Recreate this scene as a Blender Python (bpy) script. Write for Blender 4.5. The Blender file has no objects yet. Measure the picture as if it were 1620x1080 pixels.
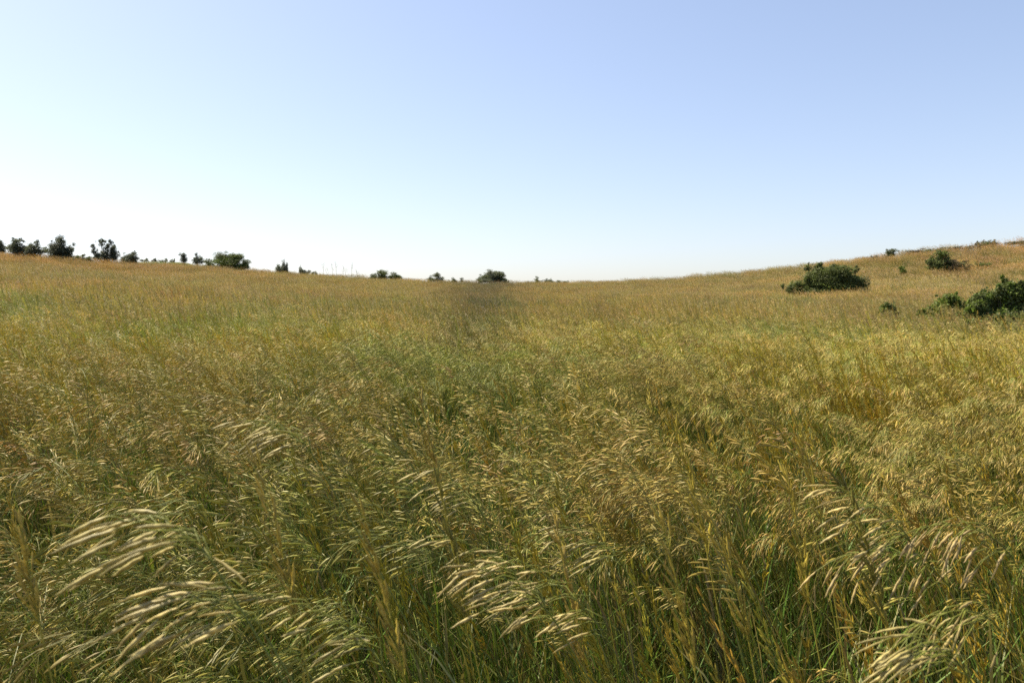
import bpy, math, random
import numpy as np
from mathutils import Vector

R = math.radians
scene = bpy.context.scene
col = scene.collection

# ------------------------------------------------------------------ camera
CAM_H = 1.45
FPX = 1260.0                      # focal length in pixels of the 1620 px photo
PITCH = R(2.73)
cam_d = bpy.data.cameras.new('camera')
cam = bpy.data.objects.new('camera', cam_d)
col.objects.link(cam)
cam.location = (0, 0, CAM_H)
cam.rotation_euler = (R(90) - PITCH, 0, 0)
cam_d.sensor_width = 36
cam_d.lens = FPX / 1620 * 36
cam_d.clip_start = 0.02
cam_d.clip_end = 6000
cam_d.dof.use_dof = True
cam_d.dof.focus_distance = 2.2
cam_d.dof.aperture_fstop = 11.0
scene.camera = cam

# ------------------------------------------------------------------ sky and sun
SUN_AZ, SUN_EL = -60.0, 50.0       # degrees: left of the view direction (+Y), above the horizon
w = bpy.data.worlds.new("World")
scene.world = w
w.use_nodes = True
nt = w.node_tree
bg = nt.nodes['Background']
sky = nt.nodes.new('ShaderNodeTexSky')
sky.sky_type = 'NISHITA'
sky.sun_disc = False
sky.sun_elevation = R(SUN_EL)
sky.sun_rotation = R(SUN_AZ)
sky.altitude = 600
sky.air_density = 1.0
sky.dust_density = 1.7
sky.ozone_density = 1.2
gm = nt.nodes.new('ShaderNodeGamma'); gm.inputs['Gamma'].default_value = 0.73                 # hazy summer air evens the sky out
wb = nt.nodes.new('ShaderNodeMix'); wb.data_type = 'RGBA'; wb.blend_type = 'MULTIPLY'
wb.inputs['Factor'].default_value = 1.0; wb.inputs['B'].default_value = (1.27, 1.25, 1.34, 1)
nt.links.new(sky.outputs[0], gm.inputs['Color']); nt.links.new(gm.outputs[0], wb.inputs['A']); nt.links.new(wb.outputs['Result'], bg.inputs[0])
bg.inputs[1].default_value = 0.097

sun_d = bpy.data.lights.new('sun', 'SUN')
sun_d.energy = 5.0
sun_d.angle = R(0.5)
sun_d.color = (1.0, 0.89, 0.67)
sun = bpy.data.objects.new('sun', sun_d)
col.objects.link(sun)
sdir = Vector((math.sin(R(SUN_AZ)) * math.cos(R(SUN_EL)), math.cos(R(SUN_AZ)) * math.cos(R(SUN_EL)), math.sin(R(SUN_EL))))
sun.rotation_euler = (-sdir).to_track_quat('-Z', 'Y').to_euler()
sun.location = (-40, 20, 40)

scene.view_settings.view_transform = 'Standard'
scene.view_settings.look = 'None'
scene.view_settings.gamma = 1.0
scene.view_settings.exposure = 1.2
scene.cycles.max_bounces = 6
scene.cycles.diffuse_bounces = 2
scene.cycles.glossy_bounces = 2
scene.cycles.transmission_bounces = 3
scene.cycles.use_denoising = False
scene.cycles.sample_clamp_indirect = 6.0

# ------------------------------------------------------------------ small helpers
def vnoise(x, y, seed=0):
    """smooth value noise in 0..1"""
    x = np.asarray(x, float); y = np.asarray(y, float)
    xi = np.floor(x).astype(np.int64); yi = np.floor(y).astype(np.int64)
    fx = x - xi; fy = y - yi
    fx = fx * fx * (3 - 2 * fx); fy = fy * fy * (3 - 2 * fy)
    def h(a, b):
        n = (a * 374761393 + b * 668265263 + seed * 1442695041) & 0xffffffff
        n = ((n ^ (n >> 13)) * 1274126177) & 0xffffffff
        return ((n ^ (n >> 16)) & 0xffff) / 65535.0
    return (h(xi, yi) * (1 - fx) + h(xi + 1, yi) * fx) * (1 - fy) + (h(xi, yi + 1) * (1 - fx) + h(xi + 1, yi + 1) * fx) * fy

def fbm(x, y, seed=0, o=3):
    s = 0; a = 0.5; t = 0
    for i in range(o):
        s = s + a * vnoise(np.asarray(x) * 2 ** i, np.asarray(y) * 2 ** i, seed + i * 17); t += a; a *= 0.5
    return s / t

FWD = np.array([0, math.cos(PITCH), -math.sin(PITCH)])
UPV = np.array([0, math.sin(PITCH), math.cos(PITCH)])
def ray(px, py):
    return FWD + np.array([1., 0, 0]) * (px - 810) / FPX + UPV * (540 - py) / FPX
def project(x, y, z):
    d = y * FWD[1] + (z - CAM_H) * FWD[2]
    return 810 + FPX * x / d, 540 - FPX * (y * UPV[1] + (z - CAM_H) * UPV[2]) / d

# ------------------------------------------------------------------ terrain
GRASS = 0.78                       # mean visible height of the grass
sky_px = [(-700, 392), (-300, 392), (0, 401), (100, 409), (200, 417), (300, 421), (400, 428), (500, 436), (580, 441), (650, 445), (770, 449), (900, 449),
          (1000, 446), (1100, 439), (1200, 430), (1300, 417), (1370, 409), (1430, 400), (1500, 392), (1560, 388), (1620, 383), (1900, 370), (2400, 370)]
_az, _te = [], []
for a, b in sky_px:
    d = ray(a, b); _az.append(math.atan2(d[0], d[1])); _te.append(d[2] / math.hypot(d[0], d[1]))
def az_of(px):
    d = ray(px, 480); return math.atan2(d[0], d[1])
_az = [-math.pi, -2.2] + _az + [2.2, math.pi]; _te = [0.005, 0.01] + _te + [0.02, 0.005]
_rc_az = [-math.pi, az_of(0), az_of(400), az_of(800), az_of(1200), az_of(1620), math.pi]
_rc = [90, 95, 105, 115, 100, 88, 90]
_p = [1.6, 1.6, 1.6, 1.7, 2.2, 2.7, 1.6]
AZF = az_of(262)
def ground_z(x, y):
    x = np.asarray(x, float); y = np.asarray(y, float)
    r = np.hypot(x, y); az = np.arctan2(x, y)
    te = np.interp(az, _az, _te); rc = np.interp(az, _rc_az, _rc); p = np.interp(az, _rc_az, _p)
    zc = CAM_H + te * rc - GRASS
    u = np.minimum(r / rc, 1.0)
    z = zc * u ** p
    over = np.maximum(r - rc, 0)
    z = z - zc * 0.35 * (1 - np.exp(-over / 25)) - np.minimum(over, 300) * 0.012
    # a farther grassy ridge that shows over the crest on the left
    rf = 205.0
    tef = np.interp(AZF, _az, _te) + 0.0025
    zf = CAM_H + tef * rf - 0.4
    wz = np.exp(-((az - AZF) / 0.055) ** 4)
    ramp = np.clip((r - 135) / (rf - 135), 0, 1); ramp = ramp * ramp * (3 - 2 * ramp)
    fall = np.exp(-np.maximum(r - rf, 0) / 120)
    z = z + wz * ramp * fall * np.maximum(zf - z, 0)
    # small undulations
    z = z + (fbm(x / 9, y / 9, 5) - 0.5) * 0.22 * np.clip(r / 12, 0, 1) * np.clip((rc * 0.9 - r) / 20, 0.0, 1)
    return z

def gz(x, y):
    return float(ground_z(np.array([x]), np.array([y]))[0])

def locate(px, py, h=GRASS, rmin=6.0):
    """point of the ground under the place where the grass tops show at this pixel; None past the crest"""
    d = ray(px, py); hd = math.hypot(d[0], d[1])
    az = math.atan2(d[0], d[1]); rc = float(np.interp(az, _rc_az, _rc))
    r = rmin
    while r < rc - 0.5:
        x, y = r * math.sin(az), r * math.cos(az)
        if gz(x, y) + h >= CAM_H + r * d[2] / hd:
            break
        r += 0.25
    return np.array([r * math.sin(az), r * math.cos(az), gz(r * math.sin(az), r * math.cos(az))])

# ------------------------------------------------------------------ mesh builder
class MB:
    def __init__(s):
        s.v = []; s.f = []; s.c = []
    def add(s, vs, fs, c):
        b = len(s.v)
        s.v.extend([tuple(p) for p in vs])
        s.f.extend([tuple(i + b for i in f) for f in fs])
        if isinstance(c, list): s.c.extend(c)
        else: s.c.extend([tuple(c)] * len(vs))
    def ribbon(s, pts, widths, side, c):
        """flat strip along pts"""
        n = len(pts); vs = []; fs = []; cc = []
        for i in range(n):
            sd = side[i] if isinstance(side, list) else side
            vs.append(pts[i] - sd * widths[i] * 0.5); vs.append(pts[i] + sd * widths[i] * 0.5)
            ci = c[i] if isinstance(c, list) else c
            cc += [tuple(ci)] * 2
        for i in range(n - 1):
            fs.append((2 * i, 2 * i + 1, 2 * i + 3, 2 * i + 2))
        s.add(vs, fs, cc)
    def tube(s, pts, rad, k, c):
        n = len(pts); vs = []; fs = []; cc = []
        for i in range(n):
            t = pts[min(i + 1, n - 1)] - pts[max(i - 1, 0)]
            t = t / (np.linalg.norm(t) + 1e-9)
            a = np.cross(t, (0.3, 1, 0.1)); a /= np.linalg.norm(a) + 1e-9
            b = np.cross(t, a)
            ci = c[i] if isinstance(c, list) else c
            for j in range(k):
                q = 2 * math.pi * j / k
                vs.append(pts[i] + (a * math.cos(q) + b * math.sin(q)) * rad[i]); cc.append(tuple(ci))
        for i in range(n - 1):
            for j in range(k):
                fs.append((i * k + j, i * k + (j + 1) % k, (i + 1) * k + (j + 1) % k, (i + 1) * k + j))
        s.add(vs, fs, cc)
    def mesh(s, name, mat, smooth=False):
        me = bpy.data.meshes.new(name)
        me.from_pydata(s.v, [], s.f)
        ca = me.color_attributes.new('Col', 'FLOAT_COLOR', 'POINT')
        a = np.ones((len(s.v), 4), np.float32); a[:, :3] = np.array(s.c, np.float32).reshape(-1, 3)
        ca.data.foreach_set('color', a.ravel())
        me.materials.append(mat)
        if smooth:
            me.polygons.foreach_set('use_smooth', [True] * len(me.polygons))
        me.update()
        return me
    def build(s, name, mat, parent=None, smooth=False, link=True):
        o = bpy.data.objects.new(name, s.mesh(name, mat, smooth))
        if link: col.objects.link(o)
        if parent: o.parent = parent
        return o

def tag(o, label=None, cat=None, group=None, kind=None):
    if label: o['label'] = label
    if cat: o['category'] = cat
    if group: o['group'] = group
    if kind: o['kind'] = kind
    return o

def empty(name, loc):
    o = bpy.data.objects.new(name, None)
    col.objects.link(o)
    o.location = loc
    o.empty_display_size = 0.1
    return o

# ------------------------------------------------------------------ materials
def leaf_material(name, trans=0.35, rough=0.5, spec=0.3, tint=False, boost=1.0, vary=0.0, coat=(1, 1, 1)):
    m = bpy.data.materials.new(name); m.use_nodes = True
    n = m.node_tree.nodes; l = m.node_tree.links
    n.clear()
    out = n.new('ShaderNodeOutputMaterial')
    at = n.new('ShaderNodeAttribute'); at.attribute_name = 'Col'
    c = at.outputs['Color']
    if tint:
        ti = n.new('ShaderNodeAttribute'); ti.attribute_type = 'INSTANCER'; ti.attribute_name = 'tint'
        mx = n.new('ShaderNodeMix'); mx.data_type = 'RGBA'; mx.blend_type = 'MULTIPLY'; mx.inputs['Factor'].default_value = 1
        l.new(c, mx.inputs['A']); l.new(ti.outputs['Color'], mx.inputs['B'])
        c = mx.outputs['Result']
    if vary:
        tc = n.new('ShaderNodeTexCoord'); no = n.new('ShaderNodeTexNoise'); no.inputs['Scale'].default_value = 220
        no.inputs['Detail'].default_value = 2
        l.new(tc.outputs['Object'], no.inputs['Vector'])
        mr = n.new('ShaderNodeMapRange'); mr.inputs['From Min'].default_value = .3; mr.inputs['From Max'].default_value = .7
        mr.inputs['To Min'].default_value = 1 - vary; mr.inputs['To Max'].default_value = 1 + vary
        l.new(no.outputs[0], mr.inputs['Value'])
        hv = n.new('ShaderNodeHueSaturation'); l.new(c, hv.inputs['Color']); l.new(mr.outputs[0], hv.inputs['Value'])
        c = hv.outputs[0]
    p = n.new('ShaderNodeBsdfPrincipled')
    p.inputs['Roughness'].default_value = rough
    p.inputs['Specular IOR Level'].default_value = spec
    l.new(c, p.inputs['Base Color'])
    t = n.new('ShaderNodeBsdfTranslucent'); l.new(c, t.inputs['Color'])
    ms = n.new('ShaderNodeMixShader'); ms.inputs[0].default_value = trans
    l.new(p.outputs[0], ms.inputs[1]); l.new(t.outputs[0], ms.inputs[2])
    l.new(ms.outputs[0], out.inputs[0])
    return m

M_GRASS = leaf_material('meadow_grass_blades_and_seeds', 0.27, 0.55, 0.33, tint=True)
M_HERO = leaf_material('near_grass_seeds', 0.30, 0.5, 0.38, vary=0.22)
M_LEAF = leaf_material('shrub_leaves', 0.40, 0.5, 0.3)
M_BARK = leaf_material('shrub_bark', 0.0, 0.9, 0.1)

def ground_material():
    m = bpy.data.materials.new('soil_and_grass_litter'); m.use_nodes = True
    n = m.node_tree.nodes; l = m.node_tree.links
    p = n['Principled BSDF']; p.inputs['Roughness'].default_value = 0.95; p.inputs['Specular IOR Level'].default_value = 0.1
    tc = n.new('ShaderNodeTexCoord')
    a = n.new('ShaderNodeTexNoise'); a.inputs['Scale'].default_value = 0.12; a.inputs['Detail'].default_value = 6
    b = n.new('ShaderNodeTexNoise'); b.inputs['Scale'].default_value = 9; b.inputs['Detail'].default_value = 8
    l.new(tc.outputs['Object'], a.inputs['Vector']); l.new(tc.outputs['Object'], b.inputs['Vector'])
    ra = n.new('ShaderNodeValToRGB')
    ra.color_ramp.elements[0].position = .35; ra.color_ramp.elements[0].color = (.085, .075, .028, 1)
    ra.color_ramp.elements[1].position = .7; ra.color_ramp.elements[1].color = (.15, .11, .045, 1)
    rb = n.new('ShaderNodeValToRGB')
    rb.color_ramp.elements[0].position = .3; rb.color_ramp.elements[0].color = (.5, .5, .5, 1)
    rb.color_ramp.elements[1].position = .75; rb.color_ramp.elements[1].color = (1.3, 1.25, 1.1, 1)
    l.new(a.outputs[0], ra.inputs[0]); l.new(b.outputs[0], rb.inputs[0])
    mx = n.new('ShaderNodeMix'); mx.data_type = 'RGBA'; mx.blend_type = 'MULTIPLY'; mx.inputs['Factor'].default_value = 1
    l.new(ra.outputs[0], mx.inputs['A']); l.new(rb.outputs[0], mx.inputs['B'])
    l.new(mx.outputs['Result'], p.inputs['Base Color'])
    bp = n.new('ShaderNodeBump'); bp.inputs['Strength'].default_value = .6; bp.inputs['Distance'].default_value = .05
    l.new(b.outputs[0], bp.inputs['Height']); l.new(bp.outputs[0], p.inputs['Normal'])
    return m

# ------------------------------------------------------------------ ground sheet
def build_ground():
    rs = [0.0] + list(np.concatenate([np.linspace(0.5, 20, 30), np.linspace(21.5, 130, 75), np.linspace(134, 260, 34), np.geomspace(275, 5000, 24)]))
    azs = np.concatenate([np.linspace(-0.85, 0.85, 170), np.linspace(0.85, 2 * math.pi - 0.85, 90)[1:-1]])
    na = len(azs)
    vs = [(0, 0, 0)]; fs = []
    for r in rs[1:]:
        x = r * np.sin(azs); y = r * np.cos(azs)
        z = ground_z(x, y)
        if r > 300: z = z - (r - 300) * 0.006
        vs += list(zip(x, y, z))
    for j in range(na):
        fs.append((0, 1 + (j + 1) % na, 1 + j))
    for i in range(len(rs) - 2):
        a = 1 + i * na; b = a + na
        for j in range(na):
            k = (j + 1) % na
            fs.append((a + j, a + k, b + k, b + j))
    me = bpy.data.meshes.new('ground'); me.from_pydata([tuple(map(float, v)) for v in vs], [], fs)
    me.polygons.foreach_set('use_smooth', [True] * len(me.polygons))
    me.materials.append(ground_material())
    o = bpy.data.objects.new('ground', me); col.objects.link(o)
    tag(o, 'gently rising prairie ground under the tall grass', 'ground', kind='structure')
build_ground()

# ------------------------------------------------------------------ grass plants
def nrm(v):
    return v / (np.linalg.norm(v) + 1e-9)

STRAW = np.array((.50, .395, .145)); OLIVE = np.array((.255, .23, .045)); PINK = np.array((.35, .245, .125))
GOLD = np.array((.47, .375, .06)); ORANGE = np.array((.42, .305, .08)); STEM = np.array((.165, .18, .03))
GREEN = np.array((.068, .145, .016)); LIME = np.array((.145, .215, .028)); DRY = np.array((.23, .185, .08)); DARK = np.array((.030, .062, .010))

def spikelet(mb, p, d, L, W, c, lod, rng):
    d = nrm(d)
    s = nrm(np.cross(d, (rng.uniform(-.4, .4), 1, rng.uniform(-.4, .4))))
    u = np.cross(s, d)
    q = rng.uniform(-.9, .9)
    s, u = s * math.cos(q) + u * math.sin(q), u * math.cos(q) - s * math.sin(q)
    c = np.array(c); tip = c * rng.uniform(.75, 1.25)
    if lod == 0:
        ts = [0, .12, .3, .5, .7, .87, 1]; ws = [.12, .62, .95, 1, .78, .42, .05]
        vs = []; cc = []; fs = []
        for i, (t, w_) in enumerate(zip(ts, ws)):
            ctr = p + d * (L * t) - np.array((0, 0, 1)) * (L * .06 * t * t)
            zz = 1 + (.16 if i % 2 else -.1)
            sh = s * W * .10 * (1 if i % 2 else -1)
            ci = c * (1 - t) + tip * t
            ci = ci * (1.12 if i % 2 else .86)
            for a, b in ((1, 0), (.35, .55), (-.35, .55), (-1, 0), (-.35, -.55), (.35, -.55)):
                vs.append(ctr + sh + (s * a * .5 * zz + u * b * .5) * W * w_); cc.append(tuple(ci))
        for i in range(6):
            for j in range(6):
                fs.append((i * 6 + j, i * 6 + (j + 1) % 6, i * 6 + 6 + (j + 1) % 6, i * 6 + 6 + j))
        mb.add(vs, fs, cc)
    elif lod == 1:
        vs = [p]; cc = [tuple(c * .8)]
        for t, w_ in ((.32, 1.0), (.7, .75)):
            ctr = p + d * (L * t)
            for a, b in ((.5, 0), (0, .32), (-.5, 0), (0, -.32)):
                vs.append(ctr + (s * a + u * b) * W * w_); cc.append(tuple(c))
        vs.append(p + d * L - np.array((0, 0, L * .05))); cc.append(tuple(tip))
        fs = []
        for j in range(4):
            k = (j + 1) % 4
            fs += [(0, 1 + k, 1 + j), (1 + j, 1 + k, 5 + k, 5 + j), (5 + j, 5 + k, 9)]
        mb.add(vs, fs, cc)
    else:
        mb.add([p, p + d * L * .45 + s * W * .6, p + d * L, p + d * L * .45 - s * W * .6 + u * W * .3], [(0, 1, 2, 3)], [tuple(c * .85), tuple(c), tuple(tip), tuple(c)])

def culm_path(rng, H, lean, n=7, side=0.0):
    pts = []
    for i in range(n):
        s = i / (n - 1)
        pts.append(np.array((-lean * s ** 2.0, side * s ** 1.6, H * s)))
    return pts

def panicle(rng, p0, d0, L, style):
    """axis points, branches (polylines) and spikelets (position, direction, length)"""
    axis = [np.array(p0)]
    d0 = nrm(d0)
    phi0 = math.atan2(-d0[0], d0[2])
    if style == 'nod':
        phi1 = R(rng.uniform(72, 116))
    elif style == 'flag':
        phi1 = phi0 + R(rng.uniform(12, 46))
    elif style == 'droop':
        phi1 = R(rng.uniform(120, 160))
    else:
        phi1 = phi0 + R(rng.uniform(-4, 14))
    psi = rng.uniform(-.3, .3) if style != 'up' else d0[1]
    n = 9
    dirs = []
    for i in range(n):
        t = (i + .5) / n
        ph = phi0 + (phi1 - phi0) * t ** .8
        d = np.array((-math.sin(ph) * math.cos(psi), math.sin(psi) * (.3 + .7 * math.sin(ph)), math.cos(ph)))
        d = nrm(d); dirs.append(d)
        axis.append(axis[-1] + d * L / n)
    br = []; sp = []
    wind = {'nod': np.array((-.80, 0, -.54)), 'droop': np.array((-.38, 0, -.90)), 'flag': np.array((-.93, 0, .05)), 'up': None}[style]
    nn = 7 if style != 'up' else 9
    for k in range(nn):
        t = k / (nn - 1)
        fi = t * n * .97; i = min(int(fi), n - 1)
        base = axis[i] + (axis[i + 1] - axis[i]) * (fi - i)
        d = dirs[i]
        cnt = max(1, int(round((4.4 if style != 'up' else 4.2) * (1 - t * .72) + rng.uniform(-.5, .5))))
        for b in range(cnt):
            lat = nrm(np.cross(d, rng.normal(size=3)))
            if style == 'up':
                bl = rng.uniform(.004, .03) * (1 - t * .5)
                bd = nrm(d + lat * rng.uniform(.15, .42) + np.array((-.08, 0, 0)))
                e = base + bd * bl
                br.append([base, e])
                sp.append((e, nrm(d + lat * rng.uniform(.08, .40) + np.array((-.12, 0, 0))), rng.uniform(.018, .028)))
                if rng.random() < .5:
                    sp.append((base + d * .008, nrm(d + lat * .35), rng.uniform(.014, .02)))
            else:
                bl = rng.uniform(.03, .085) * (1 - t * .62) * (.7 if style == 'flag' else 1)
                b1 = nrm(d * .9 + lat * .55)
                b2 = nrm(wind * rng.uniform(.5, 1.1) + d * .45 + lat * .42)
                b3 = nrm(wind * rng.uniform(.9, 1.6) + d * .2 + lat * .34)
                q1 = base + b1 * bl * .35; q2 = q1 + b2 * bl * .4; q3 = q2 + b3 * bl * .25
                br.append([base, q1, q2, q3])
                sp.append((q3, nrm(b3 + rng.normal(size=3) * .10), rng.uniform(.019, .030)))
                if rng.random() < .55 * (1 - t):
                    s2 = nrm(b2 + lat * .25 + rng.normal(size=3) * .15)
                    sp.append((q1 + (q2 - q1) * .3 + s2 * .01, nrm(s2 + wind * .6), rng.uniform(.016, .025)))
    sp.append((axis[-1], nrm(dirs[-1] + (wind * .5 if wind is not None else 0)), rng.uniform(.02, .028)))
    return axis, br, sp

def blade(mb, rng, base, az, L, W, c, bend, lod, tipc=None):
    n = 6 if lod == 0 else 4 if lod == 1 else 3
    out = np.array((math.cos(az), math.sin(az), 0)); side = np.array((-math.sin(az), math.cos(az), 0))
    tw = rng.uniform(-.9, .9)
    pts = []; wd = []; sd = []; cs = []
    p = np.array(base, float); ph = R(rng.uniform(4, 20))
    for i in range(n):
        t = i / (n - 1)
        pts.append(p.copy()); wd.append(W * (1 - t ** 2.2) * (.55 + .45 * min(1, t * 4)) + .0004)
        d = out * math.sin(ph) + np.array((0, 0, math.cos(ph)))
        nrmv = np.cross(side, d)
        a = tw * t
        sd.append(side * math.cos(a) + nrmv * math.sin(a))
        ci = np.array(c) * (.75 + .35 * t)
        if tipc is not None: ci = ci * (1 - t ** 2) + np.array(tipc) * t ** 2
        cs.append(ci)
        p = p + d * L / (n - 1); ph += bend / (n - 1) * (.5 + t)
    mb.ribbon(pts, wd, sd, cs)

def head_colour(rng, style, warm):
    if style == 'up':
        c = GOLD * (1 - warm) + ORANGE * warm
        if rng.random() < .35: c = OLIVE * .9
    else:
        k = rng.random() if style != 'flag' else rng.uniform(.4, 1)
        c = STRAW * (1 - k * .7) + OLIVE * k * .7
        c = c * (1 - warm * .6) + PINK * warm * .6
    return c

def make_plant(rng, H, style, lod, mbs=None, warm=None):
    """returns builders: stem, leaves, branch work, spikelets"""
    mb = MB() if mbs is None else mbs
    warm = rng.random() ** 2 if warm is None else warm
    lean = H * rng.uniform(.16, .40) if style != 'up' else H * rng.uniform(.08, .30)
    side = rng.uniform(-.06, .06)
    path = culm_path(rng, H, lean, 7 if lod == 0 else 5 if lod == 1 else 3, side)
    sc = STEM * rng.uniform(.8, 1.2); 
    if style == 'up': sc = sc * .5 + GOLD * .5
    elif warm > .5: sc = sc * .6 + DRY * .4
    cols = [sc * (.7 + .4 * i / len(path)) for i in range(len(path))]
    r0, r1 = .0016, .0007
    if lod < 2:
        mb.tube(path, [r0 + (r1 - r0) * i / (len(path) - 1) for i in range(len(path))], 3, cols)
    else:
        mb.ribbon(path, [.004] * len(path), np.array((1., 0, 0)), cols)
    L = rng.uniform(.12, .19) if style != 'up' else rng.uniform(.12, .22)
    axis, br, sp = panicle(rng, path[-1], path[-1] - path[-2], L, style)
    if lod < 2:
        mb.tube(axis if lod == 0 else axis[::2] + ([axis[-1]] if len(axis) % 2 == 0 else []), [.0007] * (len(axis) if lod == 0 else len(axis[::2]) + (len(axis) % 2 == 0)), 3, sc)
        for b in br:
            bb = b if lod == 0 else [b[0], b[-1]] if len(b) < 3 else [b[0], b[1], b[-1]]
            mb.ribbon(bb, [.0009] * len(bb), np.array((0, 1., 0)), sc * 1.1)
    else:
        mb.ribbon([axis[0], axis[4], axis[-1]], [.004] * 3, np.array((0, 0, 1.)), sc)
    c = head_colour(rng, style, warm)
    for (p, d, l) in (sp if lod < 2 else sp[::2]):
        kk = rng.uniform(.7, 1.25) if lod < 2 else rng.uniform(.85, 1.12)
        spikelet(mb, p, d, l * (1.12 if lod < 2 else 1.6), (.0039 if style != 'up' else .0036) * rng.uniform(.85, 1.2) * (1 if lod < 2 else 1.45), c * kk, lod, rng)
    # leaves on the culm
    for k in range(3 if lod < 2 else 1):
        s = rng.uniform(.3, .78); i = s * (len(path) - 1); j = min(int(i), len(path) - 2)
        b = path[j] + (path[j + 1] - path[j]) * (i - j)
        cc = (LIME if rng.random() < .6 else DRY) * rng.uniform(.7, 1.1)
        if style == 'up' : cc = cc * .6 + GOLD * .35
        blade(mb, rng, b, rng.normal(math.pi, .9), rng.uniform(.14, .28), rng.uniform(.004, .007) * (1 if lod < 2 else 1.3), cc, R(rng.uniform(5, 80)), lod, DRY * .9)
    return mb

def make_tuft(rng, lod, n, hmin, hmax, spread=.05, mb=None, off=(0, 0)):
    mb = MB() if mb is None else mb
    for i in range(n):
        a = rng.uniform(0, 2 * math.pi); r = spread * rng.random() ** .5
        k = rng.random()
        c = GREEN * (1 - k) + LIME * k * .8
        if rng.random() < .16: c = DRY * .8
        if rng.random() < .2: c = DARK
        blade(mb, rng, (off[0] + r * math.cos(a), off[1] + r * math.sin(a), 0), rng.normal(math.pi, 1.2) if rng.random() < .6 else rng.uniform(0, 6.28),
              rng.uniform(hmin, hmax), rng.uniform(.0045, .009) * (1 if lod < 2 else 1.5), c * rng.uniform(.8, 1.2), R(rng.uniform(15, 95)), lod, (DRY * .8 if rng.random() < .25 else None))
    return mb

def proto_collection(name, makers):
    c = bpy.data.collections.new(name)
    for i, mb in enumerate(makers):
        o = mb.build(name, M_GRASS, link=False)
        c.objects.link(o)
    return c

def scatter(name, label, pts, vid, rotz, scl, tilt, tint, coll):
    n = len(pts)
    me = bpy.data.meshes.new(name)
    me.vertices.add(n)
    me.vertices.foreach_set('co', np.asarray(pts, np.float32).ravel())
    def attr(nm, ty, data, key):
        a = me.attributes.new(nm, ty, 'POINT'); a.data.foreach_set(key, np.ascontiguousarray(data).ravel())
    attr('vid', 'INT', np.asarray(vid, np.int32), 'value')
    rot = np.zeros((n, 3), np.float32); rot[:, 2] = rotz; rot[:, :2] = tilt
    attr('rot', 'FLOAT_VECTOR', rot, 'vector')
    attr('scl', 'FLOAT_VECTOR', np.asarray(scl, np.float32), 'vector')
    attr('tint', 'FLOAT_VECTOR', np.asarray(tint, np.float32), 'vector')
    o = bpy.data.objects.new(name, me); col.objects.link(o)
    tag(o, label, 'grass', kind='stuff')
    g = bpy.data.node_groups.new(name, 'GeometryNodeTree')
    g.interface.new_socket('Geometry', in_out='INPUT', socket_type='NodeSocketGeometry')
    g.interface.new_socket('Geometry', in_out='OUTPUT', socket_type='NodeSocketGeometry')
    N = g.nodes; L = g.links
    gi = N.new('NodeGroupInput'); go = N.new('NodeGroupOutput')
    ci = N.new('GeometryNodeCollectionInfo'); ci.inputs['Collection'].default_value = coll
    ci.inputs['Separate Children'].default_value = True; ci.inputs['Reset Children'].default_value = True
    ip = N.new('GeometryNodeInstanceOnPoints'); ip.inputs['Pick Instance'].default_value = True
    def na(nm, ty):
        a = N.new('GeometryNodeInputNamedAttribute'); a.data_type = ty; a.inputs['Name'].default_value = nm
        return a.outputs['Attribute']
    L.new(gi.outputs[0], ip.inputs['Points']); L.new(ci.outputs[0], ip.inputs['Instance'])
    L.new(na('vid', 'INT'), ip.inputs['Instance Index'])
    er = N.new('FunctionNodeEulerToRotation'); L.new(na('rot', 'FLOAT_VECTOR'), er.inputs[0]); L.new(er.outputs[0], ip.inputs['Rotation'])
    L.new(na('scl', 'FLOAT_VECTOR'), ip.inputs['Scale'])
    L.new(ip.outputs[0], go.inputs[0])
    md = o.modifiers.new('scatter', 'NODES'); md.node_group = g
    return o

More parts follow.
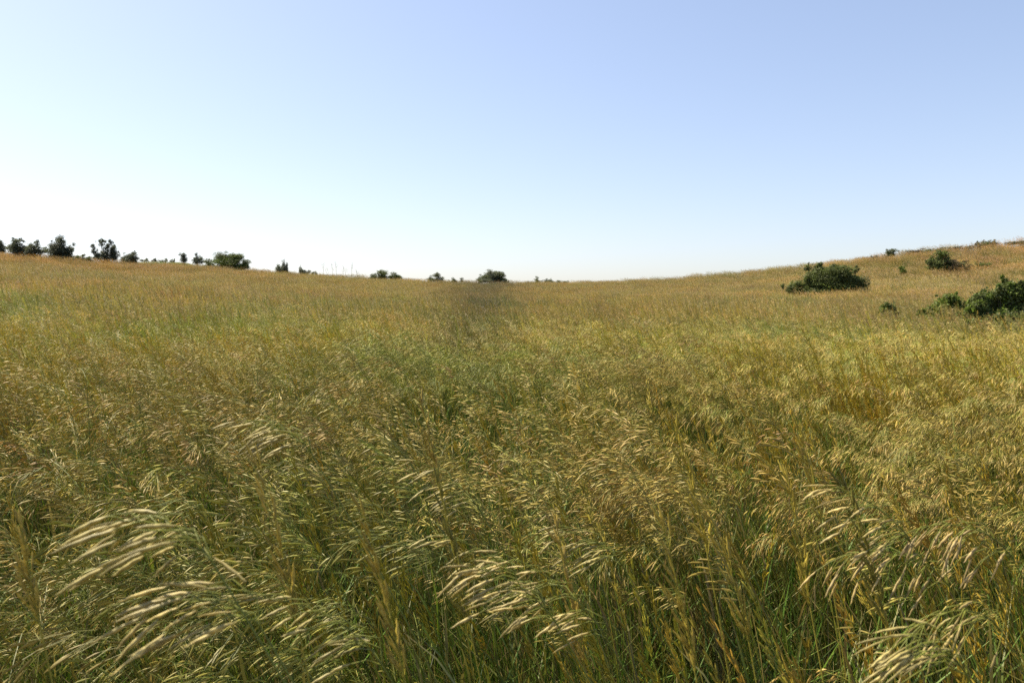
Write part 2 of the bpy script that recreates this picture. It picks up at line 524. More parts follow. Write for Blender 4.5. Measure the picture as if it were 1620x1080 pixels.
def tint_field(x, y, rng, near=True):
    """regional hue and brightness of the meadow: greener patches, golden slope, russet upper hillsides, a dull grey-green strip"""
    n = len(x)
    r = np.hypot(x, y); az = np.arctan2(x, y)
    t = np.ones((n, 3))
    gp = np.clip((fbm(x / 2.3, y / 3.0, 31) - .47) * 5.0, 0, 1) * np.clip((70 - r) / 40, .25, 1)
    t *= 1 - gp[:, None] * np.array((.22, .07, .22))
    wm = np.clip((fbm(x / 4.1 + 9, y / 6.0, 77) - .45) * 3.5, 0, 1)
    t *= 1 + wm[:, None] * np.array((.10, .02, -.10))
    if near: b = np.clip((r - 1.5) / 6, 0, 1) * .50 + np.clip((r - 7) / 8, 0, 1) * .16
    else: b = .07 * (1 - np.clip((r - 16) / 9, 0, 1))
    t *= 1 + b[:, None] * np.array((.86, .90, .72))  # brightness ramp by camera distance, matches single plants to the patches
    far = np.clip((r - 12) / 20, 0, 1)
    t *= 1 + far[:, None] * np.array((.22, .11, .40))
    rus = np.clip((r - 55) / 30, 0, 1) * np.clip((np.abs(az - .06) - .28) / .2, 0, 1)
    t *= 1 + rus[:, None] * np.array((.07, -.07, -.02))
    mot = np.clip((fbm(x / 7 + 3, y / 7, 91) - .46) * 5, -1, 1) * np.clip((r - 28) / 20, 0, 1) * np.clip((x / np.maximum(r, 1) - .2) / .2, 0, 1)
    t *= 1 + np.clip(mot, -.5, 1)[:, None] * np.array((.20, .13, .26)) + (np.clip((r - 28) / 20, 0, 1) * np.clip((x / np.maximum(r, 1) - .1) / .3, 0, 1))[:, None] * np.array((.05, .08, .16))
    t *= 1 - np.clip((12 - r) / 7, 0, 1)[:, None] * np.array((.08, .10, .30))  # darker and yellower close to the camera
    # dull strip up the middle of the field
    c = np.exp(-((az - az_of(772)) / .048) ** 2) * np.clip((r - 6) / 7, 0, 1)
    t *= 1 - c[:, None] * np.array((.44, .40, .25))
    t *= rng.uniform(.76, 1.22, (n, 1))
    t *= 1 + rng.normal(0, .05, (n, 3))
    return np.clip(t, .2, 2)

def polar_pts(rng, n, r0, r1, amax):
    r = np.sqrt(rng.uniform(r0 * r0, r1 * r1, n)); a = rng.uniform(-amax, amax, n)
    return r * np.sin(a), r * np.cos(a)

shade_keep = []
def build_meadow():
    rng = np.random.default_rng(11)
    # --- near plants, one instance each
    heads = []
    for i in range(10): heads.append(make_plant(rng, rng.uniform(.84, .98), 'nod' if i < 5 else 'flag', 1))
    for i in range(8): heads.append(make_plant(rng, rng.uniform(.80, .94), 'droop', 1))
    for i in range(8): heads.append(make_plant(rng, rng.uniform(.70, .93), 'up', 1))
    NH = (10, 8, 8)
    c_heads = proto_collection('seeding_grass_stalk', heads)
    c_tuft = proto_collection('green_blade_tuft', [make_tuft(rng, 1, 9, .35, .80) for i in range(10)])
    def plants(name, label, r0, r1, amax, dens, ring=None, mind=0.0):
        area = amax * (r1 * r1 - r0 * r0)
        n = int(area * dens)
        nc = int(area * 11); cx, cy = polar_pts(rng, nc, r0 - .2, r1, amax)
        ci = rng.integers(0, nc, n); cu = rng.random(nc); cq = rng.random(nc); cr = rng.normal(0, R(24), nc); ch = rng.uniform(.86, 1.10, nc); cd = rng.uniform(.05, .14, nc)
        x = cx[ci] + rng.normal(0, 1, n) * cd[ci]; y = cy[ci] + rng.normal(0, 1, n) * cd[ci]
        ok = (np.hypot(x, y) > r0) & (y > -.5)
        x, y, ci = x[ok], y[ok], ci[ok]; n = len(x)
        dn = fbm(x / 1.1, y / 1.4, 3)
        keep = rng.random(n) < np.clip(.44 + (dn - .34) * 3.2, .36, 1)
        for (gx, gy, gr) in ((60, 930, .42), (330, 1010, .28), (1440, 810, .45), (720, 960, .22), (40, 620, 1.1), (890, 690, .55), (1190, 1010, .2), (560, 650, .5), (1330, 900, .16), (230, 720, .4)):
            d = ray(gx, gy); d = d * (.55 - CAM_H) / d[2]
            keep &= rng.random(n) > .8 * np.exp(-((x - d[0]) ** 2 + (y - d[1]) ** 2) / gr ** 2)
        keep &= rng.random(n) > (np.hypot(x, y) - (r1 - 5)) / 5
        x, y, ci = x[keep], y[keep], ci[keep]; n = len(x)
        droopy = np.clip((vnoise(x / 1.3, y / 1.3, 51) - .35) * 2.2 + (x / np.maximum(y, .6)) * .9, 0.05, .9)
        up = np.clip((fbm(x / .8, y / 1.2, 61) - .50) * 3.4 + .28, .10, .70)
        q = np.clip(cq[ci] + rng.normal(0, .12, n), 0, 1)
        k = np.where(np.clip(cu[ci] + rng.normal(0, .2, n), 0, 1) < up, 2, np.where(q < droopy, 1, 0))
        off = np.array([0, NH[0], NH[0] + NH[1]])[k]; cnt = np.array(NH)[k]
        vid = off + (rng.random(n) * cnt).astype(int)
        s = rng.uniform(.86, 1.10, n) * ch[ci]
        rr = np.hypot(x, y)
        s = s * np.clip(.80 + rr * .12, .80, 1)
        scl = np.stack([s, s, s * rng.uniform(.94, 1.06, n)], 1)
        tilt = rng.normal(0, R(5), (n, 2)); tilt[:, 1] -= R(3)
        rot = rng.normal(0, R(20), n) + cr[ci]
        pts = np.stack([x, y, ground_z(x, y) - .02], 1)
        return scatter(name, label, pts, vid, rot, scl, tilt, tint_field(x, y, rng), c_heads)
    plants('seeding_grass', 'tall brome grass with straw coloured seed heads blown to the left', 1.0, 16, .80, 310)
    n = int(.84 * 225 * 150); x, y = polar_pts(rng, n, .3, 15, .84)
    s = rng.uniform(.7, 1.15, n)
    scatter('green_grass_blades', 'green leaf blades growing low between the seeding stalks', np.stack([x, y, ground_z(x, y) - .02], 1), rng.integers(0, 10, n), rng.uniform(-1.2, 1.2, n),
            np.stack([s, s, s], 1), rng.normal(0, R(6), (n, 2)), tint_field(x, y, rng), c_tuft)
    # grass round the photographer, outside the picture but seen from a step aside
    n = 700; r = np.sqrt(rng.uniform(.8, 9, n)); a = rng.uniform(.86, 2 * math.pi - .86, n); x, y = r * np.sin(a), r * np.cos(a)
    s = rng.uniform(.7, .95, n)
    scatter('trampled_grass', 'grass blades behind the edge of the view', np.stack([x, y, ground_z(x, y) - .02], 1), rng.integers(0, 10, n), rng.uniform(-1.2, 1.2, n),
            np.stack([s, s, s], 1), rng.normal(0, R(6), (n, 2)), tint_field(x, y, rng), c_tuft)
    # --- middle distance: patches of 0.6 m
    def patch(size, stems, tufts, lod):
        mb = MB()
        for i in range(stems):
            st = rng.choice(['nod', 'flag', 'droop', 'up'], p=[.25, .25, .15, .35])
            p = make_plant(rng, rng.uniform(.66, 1.0), st, lod)
            ox, oy = rng.uniform(-size / 2, size / 2, 2); a = rng.normal(0, R(32)); ca, sa = math.cos(a), math.sin(a)
            k = rng.uniform(.82, 1.18); b = len(mb.v)
            mb.v += [(ox + v[0] * ca - v[1] * sa, oy + v[0] * sa + v[1] * ca, v[2]) for v in p.v]
            mb.f += [tuple(j + b for j in f) for f in p.f]
            mb.c += [tuple(np.array(cc) * k) for cc in p.c]
        for i in range(tufts):
            make_tuft(rng, lod, 6, .3, .72, .12, mb, rng.uniform(-size / 2, size / 2, 2))
        return mb
    c_mid = proto_collection('meadow_patch', [patch(.7, 46, 24, 2) for i in range(10)])
    def patches(name, label, r0, r1, amax, dens, coll, nv, sc):
        n = int(amax * (r1 * r1 - r0 * r0) * dens)
        x, y = polar_pts(rng, n, r0, r1, amax)
        az = np.arctan2(x, y); rc = np.interp(az, _rc_az, _rc); r = np.hypot(x, y)
        k = (r < rc + 14) & (rng.random(n) < (r - r0) / 4 + .05)
        x, y = x[k], y[k]; n = len(x)
        s = rng.uniform(.85, 1.15, n) * sc
        hz = rng.uniform(.8, 1.2, n) * (.78 + .44 * fbm(x / 3.0, y / 3.0, 19))
        scatter(name, label, np.stack([x, y, ground_z(x, y) - .02], 1), rng.integers(0, nv, n), rng.normal(0, R(22), n),
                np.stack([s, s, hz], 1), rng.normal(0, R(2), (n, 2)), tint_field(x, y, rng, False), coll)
    patches('meadow_grass', 'golden grass covering the middle of the field', 10.5, 44, .66, 3.8, c_mid, 10, 1.0)
    c_far = proto_collection('far_meadow_patch', [patch(1.7, 110, 40, 2) for i in range(8)])
    patches('hillside_grass', 'golden and russet grass on the far slope up to the skyline', 38, 126, .60, .75, c_far, 8, 1.05)
    # greener far ridge at the left
    n = 900; a = AZF + rng.uniform(-.07, .07, n); r = rng.uniform(150, 225, n); x, y = r * np.sin(a), r * np.cos(a)
    t = np.tile(np.array([[.8, 1.12, .9]]), (n, 1)) * rng.uniform(.85, 1.15, (n, 1))
    scatter('ridge_grass', 'pale green grass on the distant ridge behind the crest', np.stack([x, y, ground_z(x, y)], 1), rng.integers(0, 8, n), rng.uniform(-.4, .4, n),
            np.tile(np.array([[1.5, 1.5, .55]]), (n, 1)), np.zeros((n, 2)), t, c_far)
build_meadow()

# ------------------------------------------------------------------ single grasses of the foreground
def hero(px, py, dist, style, label, L=None, seed=0, warm=.05, lean=None, scale=1.0, spread=1.0):
    rng = np.random.default_rng(1000 + seed)
    d = ray(px, py); P = np.array((0, 0, CAM_H)) + d * dist          # where the stalk turns into its seed head
    g0 = gz(P[0], P[1]); H = P[2] - g0
    lean = (H * (.30 if style != 'up' else .10)) if lean is None else lean
    root = empty('brome_plant' if style != 'up' else 'upright_brome_plant', (P[0] + lean, P[1], g0))
    tag(root, label, 'grass plant', 'grasses standing out in the foreground')
    path = culm_path(rng, H, lean, 12)
    sc = STEM * 1.1 if style != 'up' else STEM * .5 + GOLD * .5
    m = MB(); m.tube(path, [.0017 - .0009 * i / 11 for i in range(12)], 5, [sc * (.75 + .4 * i / 11) for i in range(12)]); m.build('stem', M_HERO, root, True)
    L = L or (.17 if style != 'up' else .17)
    axis, br, sp = panicle(rng, path[-1], path[-1] - path[-2], L, style)
    m = MB(); m.tube(axis, [.0009 - .0004 * i / 9 for i in range(10)], 4, sc)
    for b in br: m.tube(b, [.0006] * len(b), 3, sc * 1.15)
    hd = m.build('seed_head', M_HERO, root, True)
    c = head_colour(rng, style, warm)
    if style == 'nod': c = c * .8 + np.array((.50, .44, .22)) * .2
    for (p, dd, l) in sp[:95]:
        m = MB(); spikelet(m, np.array(p), dd, l * scale * 1.15, .0031 * rng.uniform(.85, 1.2) * scale ** .3, c * rng.uniform(.75, 1.2), 0, rng); m.build('spikelet', M_HERO, hd, True)
    for k in range(2):
        s = rng.uniform(.35, .72); i = s * 11; j = int(i)
        b = path[j] + (path[j + 1] - path[j]) * (i - j)
        m = MB(); blade(m, rng, b, rng.normal(math.pi, .7), rng.uniform(.16, .28), .006, LIME * rng.uniform(.7, 1.0) if style != 'up' else LIME * .5 + GOLD * .4, R(rng.uniform(40, 100)), 0, DRY * .9)
        m.build('leaf', M_HERO, root, True)
    return root

heroes = [
 (338, 892, .62, 'nod', 'largest blurred grass head, straw coloured, arching left near the left edge', dict(L=.085, scale=1.45, spread=.8)),
 (412, 992, .64, 'nod', 'large blurred pale grass head directly below the largest one', dict(L=.08, scale=1.4, spread=.8)),
 (492, 716, .95, 'nod', 'pale arched grass head standing alone above the left half of the field', dict(L=.08, scale=1.1)),
 (985, 895, 1.1, 'nod', 'pale grass head fanning left right of the lower centre', dict(L=.10)),
 (880, 985, .86, 'nod', 'thick bright straw grass head at the bottom centre', dict(L=.12, scale=1.15)),
 (960, 1010, .90, 'nod', 'bright straw grass head tucked behind and right of the bottom centre one', dict(L=.16)),
 (605, 1052, .78, 'nod', 'low straw grass head touching the bottom edge left of centre', dict(L=.14)),
 (760, 808, 1.2, 'nod', 'small pale grass head left of centre with short parallel spikelets', dict(L=.13)),
 (860, 960, .95, 'nod', 'olive and straw grass head between the two bright bottom centre heads', dict(L=.15)),
 (1530, 1068, .72, 'nod', 'blurred yellowish grass head lying flat at the bottom right', dict(L=.07, scale=1.1)),
 (1445, 862, .95, 'nod', 'broad yellow green grass head in the right foreground', dict(L=.13)),
 (1600, 880, .95, 'droop', 'tan pink drooping grass head at the right edge', dict(warm=.9)),
 (1500, 925, .95, 'droop', 'tan drooping grass head left of the one at the right edge', dict(warm=.6)),
 (1585, 1000, .85, 'droop', 'heavy tan drooping grass head in the bottom right corner', dict(warm=.5)),
 (640, 1075, .80, 'up', 'golden upright grass spike at the bottom edge left of centre', dict(warm=.35)),
 (742, 985, .95, 'up', 'orange gold upright grass spike behind the bright bottom centre head', dict(warm=.6)),
 (925, 1060, .95, 'up', 'brown gold upright grass spike at the bottom right of the bright centre head', dict(warm=.8)),
 (1185, 1015, .95, 'up', 'tall golden upright grass spike in the bottom right half', dict(warm=.3)),
 (1300, 830, 1.25, 'up', 'thin yellow upright grass spike right of centre', dict(warm=.1)),
 (1282, 960, 1.05, 'up', 'yellow upright grass spike below the thin one', dict(warm=.15)),
 (1120, 880, 1.1, 'up', 'broad yellow green upright grass spike right of the lower centre', dict(warm=.0)),
 (1100, 1065, .9, 'up', 'dull gold upright grass spike at the bottom edge right of centre', dict(warm=.4)),
 (62, 985, .75, 'up', 'blurred brown upright grass spike at the far left', dict(warm=.5, L=.09, scale=.7)),
 (470, 985, .85, 'up', 'golden upright grass spike right of the blurred pale heads', dict(warm=.45)),
 (700, 790, 1.4, 'up', 'orange tipped upright grass spike in the middle of the field', dict(warm=.7)),
 (1402, 990, .95, 'up', 'greenish upright grass spike beside the drooping tan heads', dict(warm=.1)),
]
for i, (a, b, c_, st, lab, kw) in enumerate(heroes):
    hero(a, b, c_, st, lab, seed=i, **kw)

# ------------------------------------------------------------------ shrubs and trees
def leaf_cloud(mb, rng, ctr, rad, n, size, c, flat=.0):
    """small leaf faces through an ellipsoid, denser towards its rim"""
    for i in range(n):
        v = nrm(rng.normal(size=3)); k = rng.random() ** .42 * rng.uniform(.75, 1.28)
        p = ctr + v * rad * k
        nn = nrm(v * .6 + rng.normal(size=3) * .8 + np.array((0, 0, .3)))
        a = nrm(np.cross(nn, rng.normal(size=3))); b = np.cross(nn, a)
        l = size * rng.uniform(.6, 1.35); w_ = l * rng.uniform(.45, .7)
        cc = np.array(c) * rng.uniform(.65, 1.35)
        mb.add([p - a * l * .5, p + b * w_ * .5 + nn * l * .08, p + a * l * .5, p - b * w_ * .5 + nn * l * .08], [(0, 1, 2, 3)], cc)

OAK = (.100, .122, .038); JUN = (.088, .102, .064); SAGE = (.125, .140, .085); FRESH = (.125, .175, .030); BROWN = (.10, .075, .042); BARK = (.10, .08, .06)

def plant(name, label, cat, px, py, lobes, colour, parts, group=None, seed=0, tall=1.0, dens=1.0, leaf=.11, past=0.0, spiky=0.0, loc=None, mix=None, trunk=False, depth=1.0, h=GRASS, skirt=True):
    """lobes: (dx, up, rx, ry) in photo pixels from the base point px, py (where it meets the grass tops)"""
    rng = np.random.default_rng(500 + seed)
    lobes = [(a, b * 1.08 * tall + 1.0, c * 1.06, d * 1.12 * tall) for a, b, c, d in lobes]
    if skirt:                                      # foliage carries on down into the grass
        lobes = lobes + [(a * .92, b * .35, c * .95, max(d * .7, b * .4)) for a, b, c, d in lobes if b > d * .8]
    P = locate(px, py, h) if loc is None else np.array(loc, float)
    if past:
        k = 1 + past / np.hypot(P[0], P[1]); P = np.array((P[0] * k, P[1] * k, gz(P[0] * k, P[1] * k)))
    dist = P[1] * math.cos(PITCH) - (P[2] - CAM_H) * math.sin(PITCH)
    m = dist / FPX
    _, base_py = project(P[0], P[1], P[2])
    low = (base_py - py) * m                       # part of the plant that stands in the grass
    root = empty(name, tuple(P)); tag(root, label, cat, group)
    fo = MB(); st = MB()
    wmax = max(abs(l[0]) + l[2] for l in lobes) * m
    for (dx, up, rx, ry) in lobes:
        c0 = np.array((dx * m, 0, up * m + low)); r0 = np.array((rx * m, rx * m * depth, ry * m))
        c0[1] = rng.uniform(-.3, .3) * wmax * depth
        nsub = max(6, int(7 + rx * ry / 18))
        for k in range(nsub):
            v = nrm(rng.normal(size=3)); q = rng.random() ** .5
            cc = c0 + v * r0 * q * .78
            s = r0 * rng.uniform(.30, .56)
            if k % 4 == 3 and v[2] > -.3:              # a shoot that sticks out of the crown
                cc = c0 + v * r0 * rng.uniform(.88, 1.18); s = r0 * rng.uniform(.10, .22)
            if spiky: s = s * np.array((.75, .75, 1.0 + spiky))
            tone = np.array(colour) * rng.uniform(.72, 1.3)
            if mix is not None and rng.random() < mix[1]: tone = np.array(mix[0]) * rng.uniform(.8, 1.2)
            vol = s[0] * s[2] / (leaf * leaf)
            leaf_cloud(fo, rng, cc, s, int(np.clip(16 * vol * dens, 34, 460)), leaf, tone)
            # twig to the clump
            if k % 2 == 0 or trunk:
                b0 = np.array((dx * m * (.12 if trunk else .45) + rng.normal(0, .03), c0[1] * .3, 0))
                mid = b0 * .45 + cc * .55 + rng.normal(0, .06, 3) * s[0]
                if trunk: mid = np.array((b0[0] * .6 + cc[0] * .4, cc[1] * .4, b0[2] * .4 + cc[2] * .6))
                r_ = max(.012, .035 * r0[2])
                st.tube([b0 - np.array((0, 0, .05)), mid, cc], [r_, r_ * .65, r_ * .2], 5, np.array(BARK) * rng.uniform(.7, 1.2))
    if trunk:
        top = max(l[1] for l in lobes) * m * .8 + low
        st.tube([np.array((0, 0, -.1)), np.array((.02, 0, top * .5)), np.array((0, 0, top))], [.11 * trunk, .08 * trunk, .03 * trunk], 7, BARK)
    st.build(parts[0], M_BARK, root, True)
    fo.build(parts[1], M_LEAF, root)
    return root

TR = ('trunk', 'crown'); SH = ('stems', 'foliage')
G_L = 'dark trees and shrubs along the left crest'
G_C = 'low shrubs along the centre skyline'
G_R = 'shrubs on the right hillside'
# left crest
plant('juniper_tree', 'dark tree cut off by the left edge of the picture', 'tree', -6, 398, [(0, 12, 12, 10), (2, 18, 7, 6), (5, 6, 9, 7)], JUN, TR, G_L, 1, trunk=1, past=-4)
plant('juniper_tree', 'loose grey green tree second from the left edge', 'tree', 27, 400, [(0, 11, 12, 8), (-4, 18, 6, 4), (6, 16, 5, 4), (-8, 9, 6, 5), (10, 8, 6, 5), (0, 4, 14, 5)], JUN, TR, G_L, 2, dens=.75, trunk=1, mix=(SAGE, .3), past=-3)
plant('juniper_tree', 'low loose tree between the second tree and the big round one', 'tree', 54, 402, [(0, 9, 11, 8), (3, 15, 5, 5), (-7, 6, 8, 6), (10, 5, 7, 5)], JUN, TR, G_L, 3, dens=.75, trunk=.8, mix=(SAGE, .3), past=-3)
plant('low_shrub', 'small green shrub in the grass below the low loose tree', 'shrub', 45, 406, [(0, 4, 9, 4), (-3, 8, 3, 4), (8, 2, 6, 3)], OAK, SH, G_L, 4)
plant('low_shrub', 'strip of low dark scrub left of the big round tree', 'shrub', 72, 401, [(0, 3, 9, 4), (-10, 2, 7, 3), (8, 4, 8, 3), (-24, 5, 10, 4), (-36, 6, 10, 4), (-48, 7, 10, 4), (-60, 8, 10, 4), (-14, 7, 6, 4)], OAK, SH, G_L, 5, mix=(SAGE, .3), skirt=False)
plant('round_tree', 'big round dark tree with a dense crown on the left crest', 'tree', 97, 410, [(0, 15, 17, 14), (0, 26, 10, 7), (-9, 12, 10, 10), (10, 12, 9, 9), (16, 10, 5, 6), (4, 4, 15, 6)], JUN, TR, G_L, 6, dens=1.3, trunk=1.4)
plant('low_shrub', 'low dark scrub right of the big round tree', 'shrub', 131, 413, [(-10, 4, 8, 4), (0, 4, 8, 4), (10, 3, 8, 3), (-2, 8, 3, 3)], OAK, SH, G_L, 7)
plant('windblown_tree', 'ragged windblown tree with separate leaning leaf clumps', 'tree', 167, 414, [(-5, 30, 6, 4), (-11, 29, 5, 3.5), (-3, 24, 4, 4), (11, 28, 4.5, 5), (-17, 20, 5, 5), (-13, 14, 5, 6), (-9, 8, 5, 5), (3, 21, 5.5, 7), (9, 17, 8, 8), (4, 9, 11, 9), (-4, 6, 10, 6), (13, 8, 8, 8), (-18, 4, 5, 4)], JUN, TR, G_L, 8, dens=1.5, trunk=.8, skirt=False)
plant('low_shrub', 'dense dark bush right against the windblown tree', 'shrub', 205, 417, [(0, 8, 12, 8), (4, 13, 6, 5), (-9, 6, 8, 6), (8, 5, 7, 6)], JUN, SH, G_L, 9, dens=1.2)
plant('small_tree', 'small round lollipop tree with a bare short trunk', 'tree', 291, 421, [(0, 11, 8, 7), (-1, 16, 5, 4)], JUN, TR, G_L, 10, dens=1.3, trunk=1.0, skirt=False)
plant('small_tree', 'pale pointed small tree right of the lollipop tree', 'tree', 313, 417, [(0, 6, 8, 5), (0, 11, 4, 4), (-5, 4, 5, 4), (6, 4, 6, 4)], JUN, TR, G_L, 11, dens=.9, mix=(SAGE, .4), trunk=.7, past=12)
plant('wide_shrub', 'wide domed green shrub right of the small trees', 'shrub', 362, 426, [(0, 12, 22, 11), (-10, 15, 12, 8), (14, 14, 13, 9), (24, 8, 10, 7), (-28, 7, 12, 7), (30, 4, 8, 4)], OAK, SH, G_L, 12, dens=1.2, mix=(FRESH, .18))
plant('low_shrub', 'spiky dark juniper bush right of the wide domed shrub', 'shrub', 448, 431, [(0, 5, 12, 6), (-1, 11, 4, 6), (6, 9, 3, 5), (-7, 7, 4, 5)], JUN, SH, G_L, 13, spiky=.8)
plant('low_shrub', 'low ragged shrub with one peak beside the bare weed stalks', 'shrub', 482, 434, [(-6, 6, 4, 6), (-2, 3, 7, 4), (6, 3, 6, 3), (14, 1, 7, 3)], JUN, SH, G_L, 14, spiky=.5)
for i, (px, py, k, lab) in enumerate([(232, 414, 6, 'leftmost pale tiny tree on the distant ridge'), (247, 414, 5, 'second pale tiny tree on the distant ridge'), (262, 415, 6, 'third pale tiny tree on the distant ridge'), (276, 415, 4, 'rightmost pale tiny tree on the distant ridge')]):
    a = az_of(px); rr = 203
    P = (rr * math.sin(a), rr * math.cos(a), gz(rr * math.sin(a), rr * math.cos(a)))
    plant('ridge_tree', lab, 'tree', px, py, [(0, 1, k, 3), (1, 3, k * .4, 2), (-k, .5, k * .6, 2)], SAGE, TR, 'pale trees on the distant ridge', 20 + i, loc=P, leaf=.16)
# centre skyline
plant('low_shrub', 'long low dark shrub on the skyline left of centre', 'shrub', 610, 442, [(-4, 7, 12, 6), (-18, 4, 9, 5), (10, 6, 10, 5), (20, 3, 10, 4), (-8, 11, 5, 3)], OAK, SH, G_C, 30, dens=1.2)
plant('low_shrub', 'grey green shrub on the skyline next to two tiny ones', 'shrub', 689, 445, [(0, 6, 10, 5), (3, 10, 5, 3), (-9, 4, 6, 4), (10, 3, 6, 3)], OAK, SH, G_C, 31, mix=(SAGE, .45), dens=.9)
plant('low_shrub', 'tiny skyline shrub right of the grey green one', 'shrub', 716, 447, [(0, 3, 6, 3), (4, 3, 4, 3)], OAK, SH, G_C, 32, mix=(SAGE, .45))
plant('low_shrub', 'tiniest skyline shrub left of the rounded centre shrub', 'shrub', 730, 447, [(0, 4, 3, 3)], OAK, SH, G_C, 33, mix=(SAGE, .45))
plant('wide_shrub', 'rounded grey green shrub at the middle of the skyline', 'shrub', 779, 447, [(0, 9, 18, 8), (-12, 8, 12, 7), (12, 8, 12, 7), (-4, 14, 10, 4), (6, 14, 8, 3), (-20, 3, 8, 4), (20, 3, 8, 4)], SAGE, SH, G_C, 34, dens=1.2, mix=(OAK, .35))
plant('low_shrub', 'ragged twiggy shrub on the skyline right of the centre shrub', 'shrub', 850, 448, [(0, 5, 5, 4), (2, 3, 6, 3)], OAK, SH, G_C, 35, dens=.8)
plant('low_shrub', 'low strip of scrub trailing right of the twiggy skyline shrub', 'shrub', 878, 448, [(-14, 3, 6, 4), (-4, 3, 6, 3), (6, 2, 7, 2), (16, 1, 6, 2)], OAK, SH, G_C, 36, mix=(SAGE, .4))
# right hillside
plant('large_bush', 'large spreading dark bush on the right slope, tallest in its middle', 'shrub', 1308, 466, [(0, 20, 30, 16), (18, 24, 22, 14), (40, 18, 20, 14), (52, 9, 14, 10), (-8, 32, 16, 9), (12, 36, 8, 5), (-24, 18, 18, 13), (-42, 14, 15, 9), (-58, 9, 10, 7), (-70, 10, 4, 4), (-27, 34, 7, 6), (-12, 38, 6, 5), (6, 8, 50, 8), (46, 32, 8, 6)], OAK, SH, G_R, 40, tall=1.12, dens=.85, leaf=.085, mix=((.15, .19, .042), .32), depth=.6)
plant('low_shrub', 'small dark green shrub in the grass right of the large bush', 'shrub', 1406, 507, [(0, 14, 11, 8), (-8, 10, 7, 7), (8, 10, 8, 7), (0, 6, 14, 8)], OAK, SH, G_R, 41, leaf=.06, tall=1.25, dens=2.0, mix=(FRESH, .5))
plant('large_bush', 'bright green bush cut off by the right edge of the picture', 'shrub', 1596, 519, [(-30, 12, 30, 14), (20, 12, 40, 14), (-16, 10, 52, 12), (-40, 34, 18, 14), (-62, 16, 18, 12), (10, 44, 26, 18), (0, 32, 34, 22), (-10, 46, 18, 14), (-2, 60, 9, 10), (-34, 32, 22, 18), (-50, 24, 20, 16), (20, 26, 24, 22), (38, 34, 26, 24), (-20, 12, 40, 14), (25, 10, 40, 14)], FRESH, SH, G_R, 42, tall=1.10, dens=1.0, leaf=.06, mix=(OAK, .5), depth=.6)
plant('large_bush', 'low straggling light green bush left of the bright green one', 'shrub', 1502, 509, [(0, 22, 22, 12), (-24, 14, 16, 10), (-4, 28, 12, 8), (20, 16, 16, 12), (38, 14, 18, 12), (-38, 8, 10, 8), (-10, 6, 30, 9)], FRESH, SH, G_R, 43, tall=1.2, dens=1.3, leaf=.06, mix=((.15, .19, .04), .4), depth=.6)
plant('large_bush', 'dark bush with a tall left shoulder and brown right side', 'shrub', 1490, 430, [(-2, 20, 13, 10), (-2, 28, 7, 6), (-18, 14, 9, 9), (-8, 8, 18, 8), (10, 12, 12, 9)], OAK, SH, G_R, 44, mix=(FRESH, .2), leaf=.1, depth=.7)
plant('low_shrub', 'brown leafless looking shrub against the dark shouldered bush', 'shrub', 1518, 428, [(0, 8, 12, 7), (-8, 10, 8, 7), (12, 4, 8, 4)], BROWN, SH, G_R, 45, leaf=.09, dens=.7, mix=(OAK, .3))
plant('low_shrub', 'tiny green shrub between the large bush and the shouldered bush', 'shrub', 1428, 433, [(0, 5, 6, 5), (-3, 8, 3, 3), (5, 2, 4, 3)], FRESH, SH, G_R, 46, leaf=.09)
plant('low_shrub', 'small flat green shrub high on the right slope', 'shrub', 1555, 425, [(0, 5, 10, 4), (-7, 5, 4, 4), (9, 3, 6, 3)], OAK, SH, G_R, 47, mix=(FRESH, .3), leaf=.09)
plant('low_shrub', 'round grey shrub on the right skyline', 'shrub', 1409, 407, [(0, 6, 9, 6), (2, 9, 6, 3), (-5, 5, 5, 4)], OAK, SH, G_R, 48, mix=(SAGE, .5))
plant('low_shrub', 'sparse tiny shrub on the right skyline left of the round grey one', 'shrub', 1382, 412, [(0, 3, 6, 3)], SAGE, SH, G_R, 49, dens=.4)
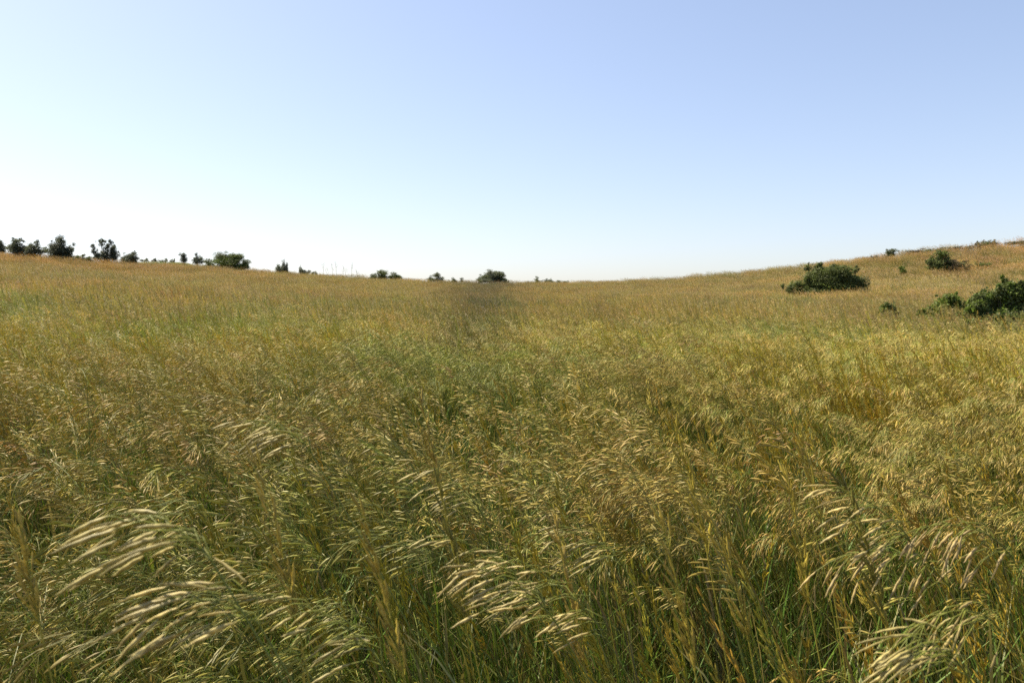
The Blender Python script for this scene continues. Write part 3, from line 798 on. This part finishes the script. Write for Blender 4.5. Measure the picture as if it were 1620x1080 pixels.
plant('low_shrub', 'flat topped brown green shrub on the right skyline', 'shrub', 1561, 391, [(-6, 5, 10, 5), (6, 5, 10, 4), (14, 6, 6, 3), (-12, 4, 5, 4)], OAK, SH, G_R, 50, mix=(BROWN, .35))
plant('low_shrub', 'long low scrub on the right skyline before the flat topped shrub', 'shrub', 1468, 400, [(-20, 2, 14, 3), (0, 3, 14, 3), (18, 4, 12, 2)], BROWN, SH, G_R, 51, mix=(OAK, .4), dens=.7)
plant('low_shrub', 'thin low scrub strip just left of the flat topped skyline shrub', 'shrub', 1520, 395, [(-12, 2, 12, 2), (8, 2, 14, 2)], BROWN, SH, G_R, 52, mix=(SAGE, .4), dens=.6)
plant('low_shrub', 'dark low scrub on the skyline at the right edge', 'shrub', 1610, 387, [(-8, 2, 10, 2), (6, 3, 12, 2)], BROWN, SH, G_R, 53, mix=(OAK, .5))

# bare weed stalks on the skyline
rngw = np.random.default_rng(77)
stalks = [(511, 24, 'leftmost bare weed stalk on the skyline'), (519, 14, 'short bare weed stalk second from the left'), (527, 22, 'bare weed stalk third from the left'), (533, 25, 'tallest bare weed stalk, with dark base, in the middle of the row'),
          (542, 17, 'thin bare weed stalk right of the tallest one'), (549, 20, 'bare weed stalk third from the right'), (556, 24, 'bare weed stalk second from the right'), (566, 15, 'short bare weed stalk at the right end of the row')]
for i, (px, hp, lab) in enumerate(stalks):
    P = locate(px, 438.5); m = P[1] / FPX; H = hp * m + .75
    root = empty('weed_stalk', tuple(P)); tag(root, lab, 'weed', 'bare weed stalks on the skyline')
    b = MB(); t = rngw.normal(0, .05)
    pts = [np.array((t * k * k * .3, 0, H * k / 5)) for k in range(6)]
    b.tube(pts, [.022 - .0025 * k for k in range(6)], 5, (.16, .13, .09)); b.build('stem', M_BARK, root, True)
    b = MB()
    for k in range(3):
        z = H * rngw.uniform(.6, .9); s = rngw.choice([-1, 1])
        q = np.array((t * .2, 0, z)); b.tube([q, q + np.array((s * .12, rngw.normal(0, .05), .18)), q + np.array((s * .15, 0, .4))], [.012, .01, .006], 4, (.16, .13, .09))
    b.build('side_twigs', M_BARK, root, True)
